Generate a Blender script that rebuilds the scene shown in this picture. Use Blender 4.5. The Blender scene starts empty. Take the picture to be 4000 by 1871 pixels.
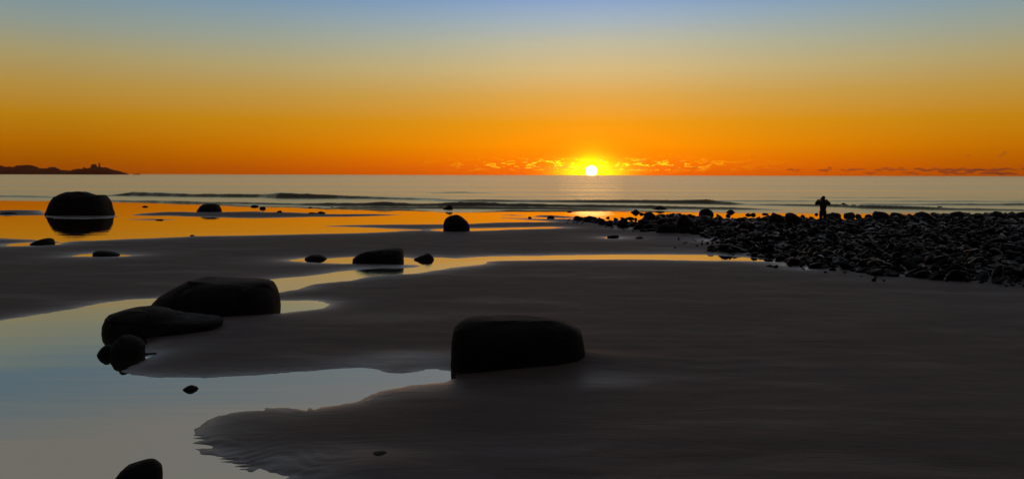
import bpy, bmesh, math, random
import numpy as np
from mathutils import Vector, Matrix, noise as mnoise

S = bpy.context.scene
COL = S.collection
# ------------------------------------------------------------------ camera
HC = 3.2                       # eye height over the tide-pool level
FPX = 3000.0                   # focal length in pixels of the 4000 px wide frame
PITCH = math.atan(253.0 / FPX)
ROLL = 0.0024
fwd = Vector((0, math.cos(PITCH), -math.sin(PITCH)))
up0 = Vector((0, math.sin(PITCH), math.cos(PITCH)))
rt0 = Vector((1, 0, 0))
RT = rt0 * math.cos(ROLL) + up0 * math.sin(ROLL)
UP = up0 * math.cos(ROLL) - rt0 * math.sin(ROLL)
cam_data = bpy.data.cameras.new('camera_view')
cam = bpy.data.objects.new('camera_view', cam_data)
COL.objects.link(cam)
M3 = Matrix((RT, UP, -fwd)).transposed()
cam.matrix_world = Matrix.Translation((0, 0, HC)) @ M3.to_4x4()
cam_data.sensor_width = 36
cam_data.lens = 36 * FPX / 4000
cam_data.clip_start = 0.1
cam_data.clip_end = 100000
S.camera = cam

def ray(px, py):
    return fwd * FPX + RT * (px - 2000.0) - UP * (py - 935.5)
def G(px, py, z=0.0):
    r = ray(px, py)
    t = (z - HC) / r.z
    return Vector((r.x * t, r.y * t, z))
def onplane(px, py, Y):
    r = ray(px, py)
    t = Y / r.y
    return Vector((r.x * t, Y, HC + r.z * t))

# ------------------------------------------------------------------ sky, sun, exposure
SUN_DIR = ray(2310, 669).normalized()
SUN_EL = math.asin(SUN_DIR.z)
SUN_AZ = math.atan2(SUN_DIR.x, SUN_DIR.y)
def lin(c):
    c = c / 255.0
    return c / 12.92 if c <= 0.04045 else ((c + 0.055) / 1.055) ** 2.4
def L(r, g, b, a=1.0):
    return (lin(r), lin(g), lin(b), a)

W = bpy.data.worlds.new('World')
S.world = W
W.use_nodes = True
nt = W.node_tree
nt.nodes.clear()
def N(t, kind, **kw):
    n = t.nodes.new(kind)
    for k, v in kw.items():
        setattr(n, k, v)
    return n
def math_node(t, op, a, b=None, clamp=False):
    n = N(t, 'ShaderNodeMath', operation=op, use_clamp=clamp)
    for i, v in enumerate((a, b)):
        if v is None: continue
        if isinstance(v, (int, float)): n.inputs[i].default_value = v
        else: t.links.new(v, n.inputs[i])
    return n.outputs[0]
def ramp(t, fac, stops, interp='LINEAR'):
    n = N(t, 'ShaderNodeValToRGB')
    n.color_ramp.interpolation = interp
    e = n.color_ramp.elements
    while len(e) > 1: e.remove(e[-1])
    e[0].position, e[0].color = stops[0]
    for p, c in stops[1:]:
        x = e.new(p); x.color = c
    t.links.new(fac, n.inputs[0])
    return n.outputs[0]
def mixc(t, fac, a, b, mode='MIX'):
    n = N(t, 'ShaderNodeMix', data_type='RGBA', blend_type=mode)
    for i, v in ((0, fac), (6, a), (7, b)):
        if isinstance(v, (int, float, tuple)): n.inputs[i].default_value = v
        else: t.links.new(v, n.inputs[i])
    return n.outputs[2]

tc = N(nt, 'ShaderNodeTexCoord')
sep = N(nt, 'ShaderNodeSeparateXYZ')
nt.links.new(tc.outputs['Generated'], sep.inputs[0])
z2 = math_node(nt, 'MULTIPLY', sep.outputs[2], 2.0, True)
# horizontal angle from the sun
hl = math_node(nt, 'SQRT', math_node(nt, 'ADD', math_node(nt, 'MULTIPLY', sep.outputs[0], sep.outputs[0]),
                                     math_node(nt, 'MULTIPLY', sep.outputs[1], sep.outputs[1])))
dh = math_node(nt, 'ADD', math_node(nt, 'MULTIPLY', sep.outputs[0], math.sin(SUN_AZ)),
               math_node(nt, 'MULTIPLY', sep.outputs[1], math.cos(SUN_AZ)))
ca = math_node(nt, 'DIVIDE', dh, math_node(nt, 'MAXIMUM', hl, 1e-4))
az = math_node(nt, 'ARCCOSINE', math_node(nt, 'MINIMUM', ca, 0.999999))
azf = math_node(nt, 'DIVIDE', az, math.pi)            # 0 at the sun, 1 opposite
def zz(dy): return 2.0 * math.sin(math.atan(dy / 3000.0))
near = ramp(nt, z2, [
    (0.0,     L(255, 104, 0)), (zz(50), L(255, 124, 0)), (zz(110), L(252, 148, 0)), (zz(200), L(230, 153, 16)),
    (zz(300), L(213, 166, 76)), (zz(400), L(204, 184, 128)), (zz(500), L(184, 186, 160)),
    (zz(590), L(154, 178, 192)), (zz(683), L(122, 160, 206)), (0.50, L(134, 157, 188)), (0.58, L(148, 160, 180)), (0.80, L(154, 164, 178)), (1.0, L(112, 112, 116))])
mid = ramp(nt, z2, [
    (0.0,     L(160, 78, 0)), (zz(50), L(164, 88, 0)), (zz(110), L(176, 104, 0)), (zz(200), L(182, 126, 14)),
    (zz(300), L(178, 142, 66)), (zz(400), L(166, 152, 106)), (zz(500), L(142, 152, 142)),
    (zz(590), L(124, 147, 158)), (zz(683), L(102, 136, 170)), (0.50, L(118, 142, 166)), (0.58, L(140, 149, 160)), (0.80, L(146, 156, 168)), (1.0, L(106, 108, 114))])
far = ramp(nt, z2, [
    (0.0, L(52, 44, 44)), (0.12, L(64, 52, 50)), (0.3, L(66, 58, 58)), (0.6, L(66, 64, 68)), (1.0, L(84, 84, 90))])
f1 = ramp(nt, azf, [(0.0, (0, 0, 0, 1)), (0.03, (.10, .10, .10, 1)), (0.07, (.38, .38, .38, 1)), (0.13, (.74, .74, .74, 1)), (0.20, (1, 1, 1, 1))])
f2 = ramp(nt, azf, [(0.22, (0, 0, 0, 1)), (0.62, (1, 1, 1, 1))], 'EASE')
sky_c = mixc(nt, f2, mixc(nt, f1, near, mid), far)
# light gathered round the sun
dotn = N(nt, 'ShaderNodeVectorMath', operation='DOT_PRODUCT')
nt.links.new(tc.outputs['Generated'], dotn.inputs[0])
dotn.inputs[1].default_value = SUN_DIR
ang = math_node(nt, 'ARCCOSINE', math_node(nt, 'MINIMUM', dotn.outputs['Value'], 0.9999999))
deg = math_node(nt, 'MULTIPLY', ang, 180 / math.pi)
g1 = math_node(nt, 'EXPONENT', math_node(nt, 'MULTIPLY', math_node(nt, 'POWER', math_node(nt, 'DIVIDE', deg, 0.7), 1.2), -1.0))
g2 = math_node(nt, 'EXPONENT', math_node(nt, 'MULTIPLY', math_node(nt, 'DIVIDE', deg, 6.0), -1.0))
def scalec(col, fac):
    n = N(nt, 'ShaderNodeVectorMath', operation='SCALE')
    n.inputs[0].default_value = col
    nt.links.new(fac, n.inputs['Scale'])
    return n.outputs[0]
def addc(a, b):
    n = N(nt, 'ShaderNodeVectorMath', operation='ADD')
    nt.links.new(a, n.inputs[0]); nt.links.new(b, n.inputs[1])
    return n.outputs[0]
disc = math_node(nt, 'SUBTRACT', 1.0, math_node(nt, 'DIVIDE', math_node(nt, 'SUBTRACT', deg, 0.36), 0.10), True)
disc = math_node(nt, 'MINIMUM', disc, 1.0, True)
sky_c = addc(sky_c, scalec((2.0, 1.7, 0.0), g1))
sky_c = addc(sky_c, scalec((0.20, 0.03, 0.0), g2))
# thin gilded cloud edges low beside the sun
cw = N(nt, 'ShaderNodeCombineXYZ')
nt.links.new(math_node(nt, 'MULTIPLY', dh, 0.0), cw.inputs[2])
nt.links.new(math_node(nt, 'MULTIPLY', sep.outputs[0], 60.0), cw.inputs[0])
nt.links.new(math_node(nt, 'MULTIPLY', sep.outputs[2], 270.0), cw.inputs[1])
wn = noise_fac = N(nt, 'ShaderNodeTexNoise'); wn.inputs['Scale'].default_value = 1.0; wn.inputs['Detail'].default_value = 4; wn.inputs['Roughness'].default_value = .6
nt.links.new(cw.outputs[0], wn.inputs['Vector'])
edge = math_node(nt, 'ABSOLUTE', math_node(nt, 'SUBTRACT', wn.outputs['Fac'], 0.585))
edge = math_node(nt, 'SUBTRACT', 1.0, math_node(nt, 'DIVIDE', edge, 0.036), True)
elw = math_node(nt, 'DIVIDE', math_node(nt, 'SUBTRACT', sep.outputs[2], 0.0125), 0.0065)
azw = math_node(nt, 'DIVIDE', az, math.radians(7.5))
wm = math_node(nt, 'EXPONENT', math_node(nt, 'MULTIPLY', math_node(nt, 'ADD', math_node(nt, 'MULTIPLY', elw, elw), math_node(nt, 'MULTIPLY', azw, azw)), -1.0))
sky_c = addc(sky_c, scalec((1.2, 1.9, 0.05), math_node(nt, 'MULTIPLY', edge, wm)))
# bright low band of air beside the sun
eld = math_node(nt, 'MULTIPLY', sep.outputs[2], 180 / math.pi / 0.95)
azd = math_node(nt, 'MULTIPLY', az, 180 / math.pi / 2.3)
g3 = math_node(nt, 'EXPONENT', math_node(nt, 'MULTIPLY', math_node(nt, 'ADD', math_node(nt, 'MULTIPLY', eld, eld), math_node(nt, 'MULTIPLY', azd, azd)), -1.0))
sky_c = addc(sky_c, scalec((1.2, 1.5, 0.0), g3))
sky_c = addc(sky_c, scalec((5, 4.5, 3), disc))
nish = N(nt, 'ShaderNodeTexSky', sky_type='NISHITA')
nish.sun_disc = False
nish.sun_elevation = SUN_EL
nish.sun_rotation = SUN_AZ
bgn = N(nt, 'ShaderNodeBackground'); bgn.inputs[1].default_value = 0.006
nt.links.new(nish.outputs[0], bgn.inputs[0])
bg = N(nt, 'ShaderNodeBackground'); bg.inputs[1].default_value = 0.98
nt.links.new(sky_c, bg.inputs[0])
adds = N(nt, 'ShaderNodeAddShader')
nt.links.new(bg.outputs[0], adds.inputs[0]); nt.links.new(bgn.outputs[0], adds.inputs[1])
wo = N(nt, 'ShaderNodeOutputWorld')
nt.links.new(adds.outputs[0], wo.inputs[0])

sl = bpy.data.lights.new('sun', 'SUN')
sl.energy = 0.016
sl.angle = math.radians(5.0)      # widened so the sun's glitter on the sea spreads into a soft sheen
sl.color = (1.0, 0.55, 0.28)
so = bpy.data.objects.new('sun', sl)
COL.objects.link(so)
so.rotation_euler = (-Vector((math.sin(SUN_AZ), math.cos(SUN_AZ), math.tan(math.radians(0.45))))).to_track_quat('-Z', 'Y').to_euler()

S.view_settings.view_transform = 'Standard'
S.view_settings.look = 'None'
S.view_settings.exposure = 0
S.view_settings.gamma = 1
S.view_settings.use_curve_mapping = False
S.render.engine = 'CYCLES'
S.cycles.max_bounces = 5
S.cycles.volume_bounces = 0
S.cycles.sample_clamp_indirect = 3.0

# ------------------------------------------------------------------ helpers
def link(o, parent=None):
    COL.objects.link(o)
    if parent is not None: o.parent = parent
    return o
def tag(o, label=None, cat=None, group=None, kind=None):
    if label: o['label'] = label
    if cat: o['category'] = cat
    if group: o['group'] = group
    if kind: o['kind'] = kind
    return o
def mesh_from(name, verts, faces, mat=None, smooth=True):
    me = bpy.data.meshes.new(name)
    verts = np.asarray(verts, dtype=np.float32)
    me.vertices.add(len(verts)); me.vertices.foreach_set('co', verts.ravel())
    if isinstance(faces, np.ndarray):
        k = faces.shape[1]; n = len(faces)
        me.loops.add(n * k); me.loops.foreach_set('vertex_index', faces.astype(np.int32).ravel())
        me.polygons.add(n)
        me.polygons.foreach_set('loop_start', np.arange(0, n * k, k, dtype=np.int32))
        me.polygons.foreach_set('loop_total', np.full(n, k, dtype=np.int32))
    else:
        tot = [len(f) for f in faces]
        me.loops.add(sum(tot)); me.loops.foreach_set('vertex_index', [i for f in faces for i in f])
        me.polygons.add(len(faces))
        me.polygons.foreach_set('loop_start', np.concatenate([[0], np.cumsum(tot)[:-1]]).astype(np.int32))
        me.polygons.foreach_set('loop_total', np.array(tot, dtype=np.int32))
    me.update(calc_edges=True)
    if smooth: me.polygons.foreach_set('use_smooth', np.ones(len(me.polygons), dtype=bool))
    if mat: me.materials.append(mat)
    return me
def obj(name, me, parent=None):
    return link(bpy.data.objects.new(name, me), parent)
def grid_faces(nr, nc):
    i = np.arange(nr - 1)[:, None] * nc + np.arange(nc - 1)[None, :]
    return np.stack([i, i + 1, i + nc + 1, i + nc], -1).reshape(-1, 4)

def vnoise(x, y, seed=0):
    xi = np.floor(x).astype(np.int64); yi = np.floor(y).astype(np.int64)
    fx = x - xi; fy = y - yi
    fx = fx * fx * fx * (fx * (fx * 6 - 15) + 10); fy = fy * fy * fy * (fy * (fy * 6 - 15) + 10)
    def h(a, b):
        n = (a * 374761393 + b * 668265263 + seed * 982451653) & 0xffffffff
        n = ((n ^ (n >> 13)) * 1274126177) & 0xffffffff
        n = n ^ (n >> 16)
        return (n & 0xffff) / 32767.5 - 1.0
    return ((h(xi, yi) * (1 - fx) + h(xi + 1, yi) * fx) * (1 - fy) + (h(xi, yi + 1) * (1 - fx) + h(xi + 1, yi + 1) * fx) * fy)
def fbm(x, y, seed=0, o=4):
    r = 0; a = 1.0; t = 0
    for k in range(o):
        r = r + a * vnoise(x * 2 ** k + 17.3 * k, y * 2 ** k - 9.1 * k, seed + k); t += a; a *= 0.5
    return r / t
def sstep(a, b, x):
    t = np.clip((x - a) / (b - a), 0, 1)
    return t * t * (3 - 2 * t)

# ------------------------------------------------------------------ tide line shapes (traced, then laid on the ground)
def Z5(p): return [(x / 2.008, 900 + y / 2.008) for x, y in p]
def Z6(p): return [(1000 + x / 2.008, 900 + y / 2.008) for x, y in p]
def F2(p): return [(x * 1.5528, y * 1.5528) for x, y in p]
POOLS = [
    # big near pool with its arm behind the left boulders
    F2([(-700, 960), (-200, 832), (0, 806), (60, 797), (130, 786), (200, 774), (270, 760), (330, 754), (400, 750), (520, 748),
        (690, 757), (760, 756), (800, 757), (818, 762), (824, 768), (810, 775), (760, 781.5), (700, 788), (600, 795), (430, 806),
        (385, 860), (352, 885), (366, 889), (391, 887), (388, 893), (358, 906), (322, 925), (300, 935), (330, 943), (400, 948), (520, 949), (640, 944),
        (760, 934), (850, 928), (905, 926), (940, 930), (975, 938), (1010, 940), (1060, 935), (1100, 931), (1150, 934), (1150, 950), (1120, 960),
        (1060, 967), (1000, 975), (960, 982), (930, 993), (910, 1005), (885, 1013), (830, 1022), (770, 1030), (700, 1028), (640, 1032),
        (580, 1040), (540, 1048), (515, 1065), (487, 1082), (500, 1100), (508, 1120), (518, 1135), (560, 1152), (620, 1175), (700, 1195),
        (760, 1215), (820, 1240), (850, 1300), (800, 1420), (400, 1500), (-300, 1500), (-800, 1300)]),
    # middle stream
    Z6([(270, 233), (390, 218), (560, 222), (760, 210), (1150, 212), (1240, 222), (1400, 214), (1550, 220), (1700, 212), (1850, 203),
        (2000, 204), (2200, 200), (2410, 196), (2780, 192), (3100, 190), (3290, 190), (3534, 194), (3675, 203), (3815, 211), (3996, 225),
        (4137, 241), (4137, 249), (3916, 241), (3755, 237), (3414, 233), (3012, 227), (2610, 226), (2410, 228), (2200, 231), (1900, 235),
        (1760, 243), (1790, 262), (1700, 280), (1560, 300), (1400, 315), (1250, 335), (1000, 350), (870, 358), (730, 390), (560, 408),
        (430, 420), (370, 450), (300, 465), (230, 475), (155, 485), (-160, 500), (-160, 420), (80, 400), (200, 378), (380, 365),
        (540, 345), (700, 318), (850, 300), (950, 290), (1100, 290), (1150, 286), (1215, 276), (1000, 271), (850, 266), (640, 262),
        (450, 252), (300, 240)]),
    Z5([(580, 203), (640, 190), (740, 182), (900, 188), (1045, 196), (1000, 201), (920, 204), (740, 206)]),
    Z5([(40, 122), (110, 105), (240, 95), (410, 98), (490, 103), (430, 112), (240, 120)]),
    # round the domed boulder
    [(1678, 898), (1730, 894), (1835, 893), (2000, 890), (2155, 887), (2206, 889), (2155, 892), (2000, 896), (1854, 902), (1726, 903)],
    # wet flats in front of the sea
    [(-900, 960), (-300, 936), (0, 930), (110, 935), (160, 938), (215, 942), (241, 949), (280, 943), (400, 938), (560, 931), (700, 926),
     (760, 922), (1000, 919), (1155, 915), (1311, 912), (1466, 908), (1544, 904), (1560, 901), (1660, 899.5), (1500, 893), (1388, 888),
     (1233, 884), (1342, 880), (1505, 877), (1738, 876), (1854, 873), (1932, 869), (2000, 868), (2100, 867), (2165, 866), (2080, 861),
     (2000, 857), (1950, 855.5), (2060, 855.5), (2200, 855), (2272, 856), (2330, 864), (2400, 874), (2500, 880), (2560, 866), (2580, 850),
     (2620, 844), (2716, 843.5), (2722, 852), (2800, 853), (2950, 851), (3000, 850), (3130, 856), (3200, 862), (3300, 864), (3400, 860),
     (3500, 850), (3600, 846), (4000, 842), (5200, 838), (5200, 770), (-1200, 750)],
]
# little puddles among the cobbles
for x, y, w, h in [(2981, 962, 12, 3.5), (2984, 1007, 13, 4), (2776, 940, 6, 2), (3148, 1048, 9, 2), (3271, 868, 9, 5), (3475, 850, 9, 4), (3453, 864, 10, 3),
                   (3453, 1015, 6, 4), (3498, 1067, 22, 4), (3620, 1054, 8, 4), (3622, 1071, 10, 4), (3092, 1035, 12, 2.5), (2393, 929, 26, 3.5),
                   (2448, 888, 7, 3), (2589, 877, 9, 2.5), (2404, 873, 6, 4), (3180, 942, 5, 2), (3360, 935, 6, 2), (3690, 945, 7, 2.5)]:
    POOLS.append([(x + w * math.cos(a), y + h * math.sin(a)) for a in np.linspace(0, 2 * math.pi, 9)[:-1]])
BARS = [
    [(-900, 822), (0, 822), (60, 820), (160, 822), (175, 834), (200, 841), (60, 843), (-900, 842)],
    [(505, 842), (560, 833), (640, 828), (720, 827), (775, 829), (862, 828.5), (1000, 825.5), (1050, 829), (1155, 829.5), (1280, 836.5),
     (1466, 836), (1583, 840), (1505, 843), (1388, 847), (1233, 848), (1000, 853), (893, 851.5), (777, 848), (660, 844), (560, 843.5)],
    [(478, 857), (606, 854.5), (699, 859), (600, 861.5)],
    [(1950, 850.5), (2135, 853), (2060, 854.6), (1950, 853.5)],
    [(2105, 840.5), (2170, 841), (2272, 850), (2330, 853), (2200, 852.5), (2080, 848)],
    [(1932, 838), (2000, 839), (2060, 842), (2000, 843)],
    [(180, 843), (300, 842), (445, 843), (470, 847), (430, 853), (320, 856), (215, 854), (170, 847)],
]
FIELD = [(2250, 862), (2340, 850), (2480, 848), (2600, 842), (2720, 846), (2860, 868), (3000, 852), (3140, 858), (3300, 866), (3420, 842), (3700, 838), (4000, 838),
         (4900, 838), (6500, 860), (6500, 1250), (4900, 1170), (4400, 1142), (4000, 1123), (3779, 1106), (3633, 1092), (3448, 1079), (3339, 1066), (3230, 1047),
         (3143, 1047), (3062, 1028), (2926, 998), (2760, 982), (2800, 950), (2730, 919), (2600, 912), (2520, 905), (2450, 890), (2360, 882), (2290, 868)]
SHORE = [(-2500, 772), (-800, 778), (0, 785), (200, 786), (430, 787), (620, 790), (800, 795), (1000, 805), (1300, 811), (1600, 820), (1700,829), (1770, 831), (1850,829),
         (2000, 820), (2230, 822), (2466, 824), (2700, 829), (3000, 832), (3300, 833), (4000, 835), (5000, 837), (7000, 840)]
def topoly(p):
    return np.array([G(x, y)[:2] for x, y in p])
def sdist(poly, X, Y):
    """signed distance to a closed polygon, negative inside"""
    d2 = np.full(X.shape, 1e18); inside = np.zeros(X.shape, bool)
    A = poly; B = np.roll(poly, -1, 0)
    for (ax, ay), (bx, by) in zip(A, B):
        ex, ey = bx - ax, by - ay
        wx, wy = X - ax, Y - ay
        t = np.clip((wx * ex + wy * ey) / (ex * ex + ey * ey + 1e-12), 0, 1)
        d2 = np.minimum(d2, (wx - ex * t) ** 2 + (wy - ey * t) ** 2)
        if abs(by - ay) > 1e-9:
            c = ((ay > Y) != (by > Y)) & (X < (bx - ax) * (Y - ay) / (by - ay) + ax)
            inside ^= c
    d = np.sqrt(d2)
    return np.where(inside, -d, d)
PP = [topoly(p) for p in POOLS]; BB = [topoly(p) for p in BARS]; FF = topoly(FIELD)
SH = np.array([G(x, y)[:2] for x, y in SHORE])
MOUNDS = []      # (x, y, radius, height) filled beside the boulders
def mound(px, py, r, h, rx=1.0): 
    g = G(px, py); MOUNDS.append((g.x, g.y, r, h, rx))
mound(2190, 1440, 0.55, 0.15, 1.6)
mound(1480, 1042, 0.8, 0.05, 4.0)
mound(2330, 1420, 0.8, 0.06, 2.2)
mound(1475, 1850, 0.34, 0.055, 1.5)
mound(1640, 1425, 0.40, -0.03, 1.8)
mound(1950, 1540, 0.5, -0.02, 2.0)
mound(2420, 1395, 0.5, -0.03, 1.5)
mound(2060, 1230, 0.4, -0.03, 2.5)
mound(900, 1290, 1.1, 0.04, 2.2)
def sand_field(X, Y):
    w = np.full(X.shape, 1e9)
    for p in PP:
        small = (p[:, 0].max() - p[:, 0].min()) < 4 and (p[:, 1].max() - p[:, 1].min()) < 6
        if small:
            cx, cy = p.mean(0); m = (np.abs(X - cx) < 5) & (np.abs(Y - cy) < 8)
            if m.any(): w[m] = np.minimum(w[m], sdist(p, X[m], Y[m]))
        else:
            w = np.minimum(w, sdist(p, X, Y))
    b = np.full(X.shape, 1e9)
    for p in BB: b = np.minimum(b, sdist(p, X, Y))
    return np.maximum(w, -b)
def sand_height(X, Y):
    f = sand_field(X, Y)
    D = np.hypot(X, Y)
    wob = 0.10 * fbm(X * 1.1, Y * 1.6, 3) * sstep(8, 14, D) + 0.05 * fbm(X * 2.0, Y * 5.0, 5)
    f = f + wob * np.clip(D / 25, 0.35, 2.5)
    A = 0.085 - 0.045 * sstep(13, 26, D)
    Lc = 0.55 + 1.9 * sstep(11, 25, D)
    pos = A * (1 - np.exp(-np.maximum(f, 0) / Lc)) + 0.006 * np.minimum(np.maximum(f, 0), 0.5)
    neg = -0.10 * (1 - np.exp(np.minimum(f, 0) / 0.9))
    h = np.where(f > 0, pos, neg)
    # current ripples, strongest near the water's edge
    edge = np.exp(-np.abs(f) / 0.42)
    tip = sstep(3.0, 1.0, np.hypot((X + 2.7) / 1.5, (Y - 9.4) / 1.2))
    warp = 0.55 * fbm(X * 0.9, Y * 0.9, 11) + 0.16 * X
    rp = np.sin((Y + warp + 0.35 * fbm(X * 1.2, Y * 1.2, 21)) * 2 * math.pi / 0.19) * (0.15 + 1.1 * sstep(-.25, .45, fbm(X * 1.7, Y * 1.7, 31)))
    h = h + rp * edge * (0.0024 + 0.0095 * tip) * sstep(30, 14, D)
    rp2 = np.sin((Y + 0.5 * fbm(X * 0.35, Y * 0.7, 12)) * 2 * math.pi / 0.55)
    h = h + rp2 * 0.0030 * (f > 0) * sstep(0.1, 1.2, f) * (0.5 + 0.5 * fbm(X * .25, Y * .4, 41))
    # broad undulation
    h = h + (f > 0) * sstep(0.0, 2.5, f) * (0.030 * fbm(X * 0.22, Y * 0.30, 7) + 0.018 * fbm(X * 0.6, Y * 1.1, 8))
    for mx, my, r, a, rx in MOUNDS:
        h = h + a * np.exp(-(((X - mx) / rx) ** 2 + (Y - my) ** 2) / (r * r))
    ff = sdist(FF, X, Y)
    inn = sstep(0.3, -2.5, ff) * sstep(0, 0.6, f)
    h = h + inn * (0.07 + 0.10 * fbm(X * 0.35, Y * 0.35, 9)) 
    # sea bed falls away
    ys = np.interp(X, SH[:, 0], SH[:, 1])
    h = h - 0.5 * sstep(0, 12, Y - ys)
    return h, f

# ------------------------------------------------------------------ materials
def principled(name):
    m = bpy.data.materials.new(name); m.use_nodes = True
    t = m.node_tree; b = t.nodes['Principled BSDF']
    return m, t, b
def noise_tex(t, scale, detail=5, rough=0.55, vec=None, dist=0.0):
    n = N(t, 'ShaderNodeTexNoise'); n.inputs['Scale'].default_value = scale
    n.inputs['Detail'].default_value = detail; n.inputs['Roughness'].default_value = rough
    n.inputs['Distortion'].default_value = dist
    if vec is not None: t.links.new(vec, n.inputs['Vector'])
    return n.outputs['Fac']
def mapped(t, scale, coord='Object'):
    c = N(t, 'ShaderNodeTexCoord'); m = N(t, 'ShaderNodeMapping')
    m.inputs['Scale'].default_value = scale
    t.links.new(c.outputs[coord], m.inputs[0])
    return m.outputs[0]
def bump(t, h, strength, dist, prev=None):
    b = N(t, 'ShaderNodeBump'); b.inputs['Strength'].default_value = strength; b.inputs['Distance'].default_value = dist
    t.links.new(h, b.inputs['Height'])
    if prev is not None: t.links.new(prev, b.inputs['Normal'])
    return b.outputs[0]

def sand_material():
    m, t, b = principled('wet_sand')
    at = N(t, 'ShaderNodeAttribute', attribute_name='wet')
    wet = at.outputs['Fac']
    v1 = mapped(t, (0.35, 0.9, 1)); v2 = mapped(t, (1.2, 6, 1))
    n1 = noise_tex(t, 1.0, 6, 0.6, v1); n2 = noise_tex(t, 1.0, 6, 0.6, v2, 1.2); n3 = noise_tex(t, 260, 3, 0.7, mapped(t, (1, 1, 1)))
    base = ramp(t, n1, [(0.3, (0.056, 0.041, 0.036, 1)), (0.7, (0.092, 0.067, 0.058, 1))])
    base = mixc(t, 1.0, base, ramp(t, n3, [(0.25, (.72, .72, .72, 1)), (0.75, (1.25, 1.25, 1.25, 1))]), 'MULTIPLY')
    base = mixc(t, 1.0, base, ramp(t, n2, [(0.3, (.86, .86, .86, 1)), (0.7, (1.12, 1.12, 1.12, 1))]), 'MULTIPLY')
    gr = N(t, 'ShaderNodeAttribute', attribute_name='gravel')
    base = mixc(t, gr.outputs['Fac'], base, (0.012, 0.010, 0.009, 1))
    base = mixc(t, math_node(t, 'MULTIPLY', wet, 0.35), base, (0.05, 0.045, 0.042, 1))
    t.links.new(base, b.inputs['Base Color'])
    r = math_node(t, 'SUBTRACT', 0.72, math_node(t, 'MULTIPLY', wet, 0.45))
    r = math_node(t, 'ADD', r, math_node(t, 'MULTIPLY', math_node(t, 'SUBTRACT', n2, 0.5), 0.25))
    t.links.new(r, b.inputs['Roughness'])
    t.links.new(math_node(t, 'ADD', 0.14, math_node(t, 'MULTIPLY', wet, 0.5)), b.inputs['Specular IOR Level'])
    bm_ = bump(t, n3, 0.35, 0.004)
    bm_ = bump(t, n2, 0.6, 0.025, bm_)
    t.links.new(bm_, b.inputs['Normal'])
    return m
def water_material(name, f0, rough, tint, base, bumps):
    m = bpy.data.materials.new(name); m.use_nodes = True
    t = m.node_tree; t.nodes.clear()
    out = N(t, 'ShaderNodeOutputMaterial')
    gl = N(t, 'ShaderNodeBsdfGlossy'); gl.inputs['Roughness'].default_value = rough; gl.inputs['Color'].default_value = tint
    di = N(t, 'ShaderNodeBsdfDiffuse'); di.inputs['Color'].default_value = base
    lw = N(t, 'ShaderNodeLayerWeight'); lw.inputs['Blend'].default_value = 0.5
    fac = math_node(t, 'POWER', lw.outputs['Facing'], 5.0)
    fac = math_node(t, 'ADD', math_node(t, 'MULTIPLY', fac, 1 - f0), f0, True)
    mx = N(t, 'ShaderNodeMixShader')
    t.links.new(fac, mx.inputs[0]); t.links.new(di.outputs[0], mx.inputs[1]); t.links.new(gl.outputs[0], mx.inputs[2])
    t.links.new(mx.outputs[0], out.inputs[0])
    prev = None
    for sc, dist, strength in bumps:
        prev = bump(t, noise_tex(t, 1.0, 4, 0.55, mapped(t, sc)), strength, dist, prev)
    if prev is not None:
        t.links.new(prev, gl.inputs['Normal'])
    return m, t, gl
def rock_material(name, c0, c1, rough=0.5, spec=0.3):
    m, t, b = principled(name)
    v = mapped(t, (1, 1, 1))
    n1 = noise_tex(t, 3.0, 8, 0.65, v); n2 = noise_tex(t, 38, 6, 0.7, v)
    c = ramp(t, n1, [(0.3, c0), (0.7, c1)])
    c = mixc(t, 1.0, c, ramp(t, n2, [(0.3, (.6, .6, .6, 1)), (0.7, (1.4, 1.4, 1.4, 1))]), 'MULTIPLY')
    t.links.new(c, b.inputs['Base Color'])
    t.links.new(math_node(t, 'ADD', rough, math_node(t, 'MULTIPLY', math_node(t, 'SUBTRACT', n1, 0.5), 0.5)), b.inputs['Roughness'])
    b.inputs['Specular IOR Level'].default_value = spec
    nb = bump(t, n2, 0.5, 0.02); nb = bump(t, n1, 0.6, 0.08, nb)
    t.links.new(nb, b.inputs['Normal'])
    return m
M_SAND = sand_material()
M_POOL, _, _ = water_material('still_water', 0.50, 0.012, (1, .84, .63, 1), (0.02, 0.02, 0.018, 1), [((0.6, 2.0, 1), 0.010, 0.10), ((0.05, 0.75, 1), 0.020, 0.40)])
M_SEA, _tsea, _glsea = water_material('sea_water', 0.05, 0.23, (1.0, 0.91, 0.60, 1), (0.012, 0.014, 0.016, 1),
                        [((0.02, 0.25, 1), 0.35, 0.30), ((0.3, 1.2, 1), 0.06, 0.25)])
_rn = noise_tex(_tsea, 1.0, 5, .6, mapped(_tsea, (0.0035, 0.035, 1)))
_tsea.links.new(math_node(_tsea, 'ADD', 0.09, math_node(_tsea, 'MULTIPLY', _rn, 0.34)), _glsea.inputs['Roughness'])
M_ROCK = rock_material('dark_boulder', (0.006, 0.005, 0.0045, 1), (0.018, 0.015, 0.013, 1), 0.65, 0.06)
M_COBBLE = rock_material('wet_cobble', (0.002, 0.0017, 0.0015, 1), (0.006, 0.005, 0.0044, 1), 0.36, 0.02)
_t = M_COBBLE.node_tree
_w = noise_tex(_t, 0.9, 3, .6, mapped(_t, (1, 1, 1)))
_t.links.new(ramp(_t, _w, [(.57, (.012, .012, .012, 1)), (.64, (.75, .75, .75, 1))]), _t.nodes['Principled BSDF'].inputs['Specular IOR Level'])
M_LAND = rock_material('far_land', (0.02, 0.016, 0.014, 1), (0.04, 0.032, 0.026, 1), 0.9, 0.05)

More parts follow.
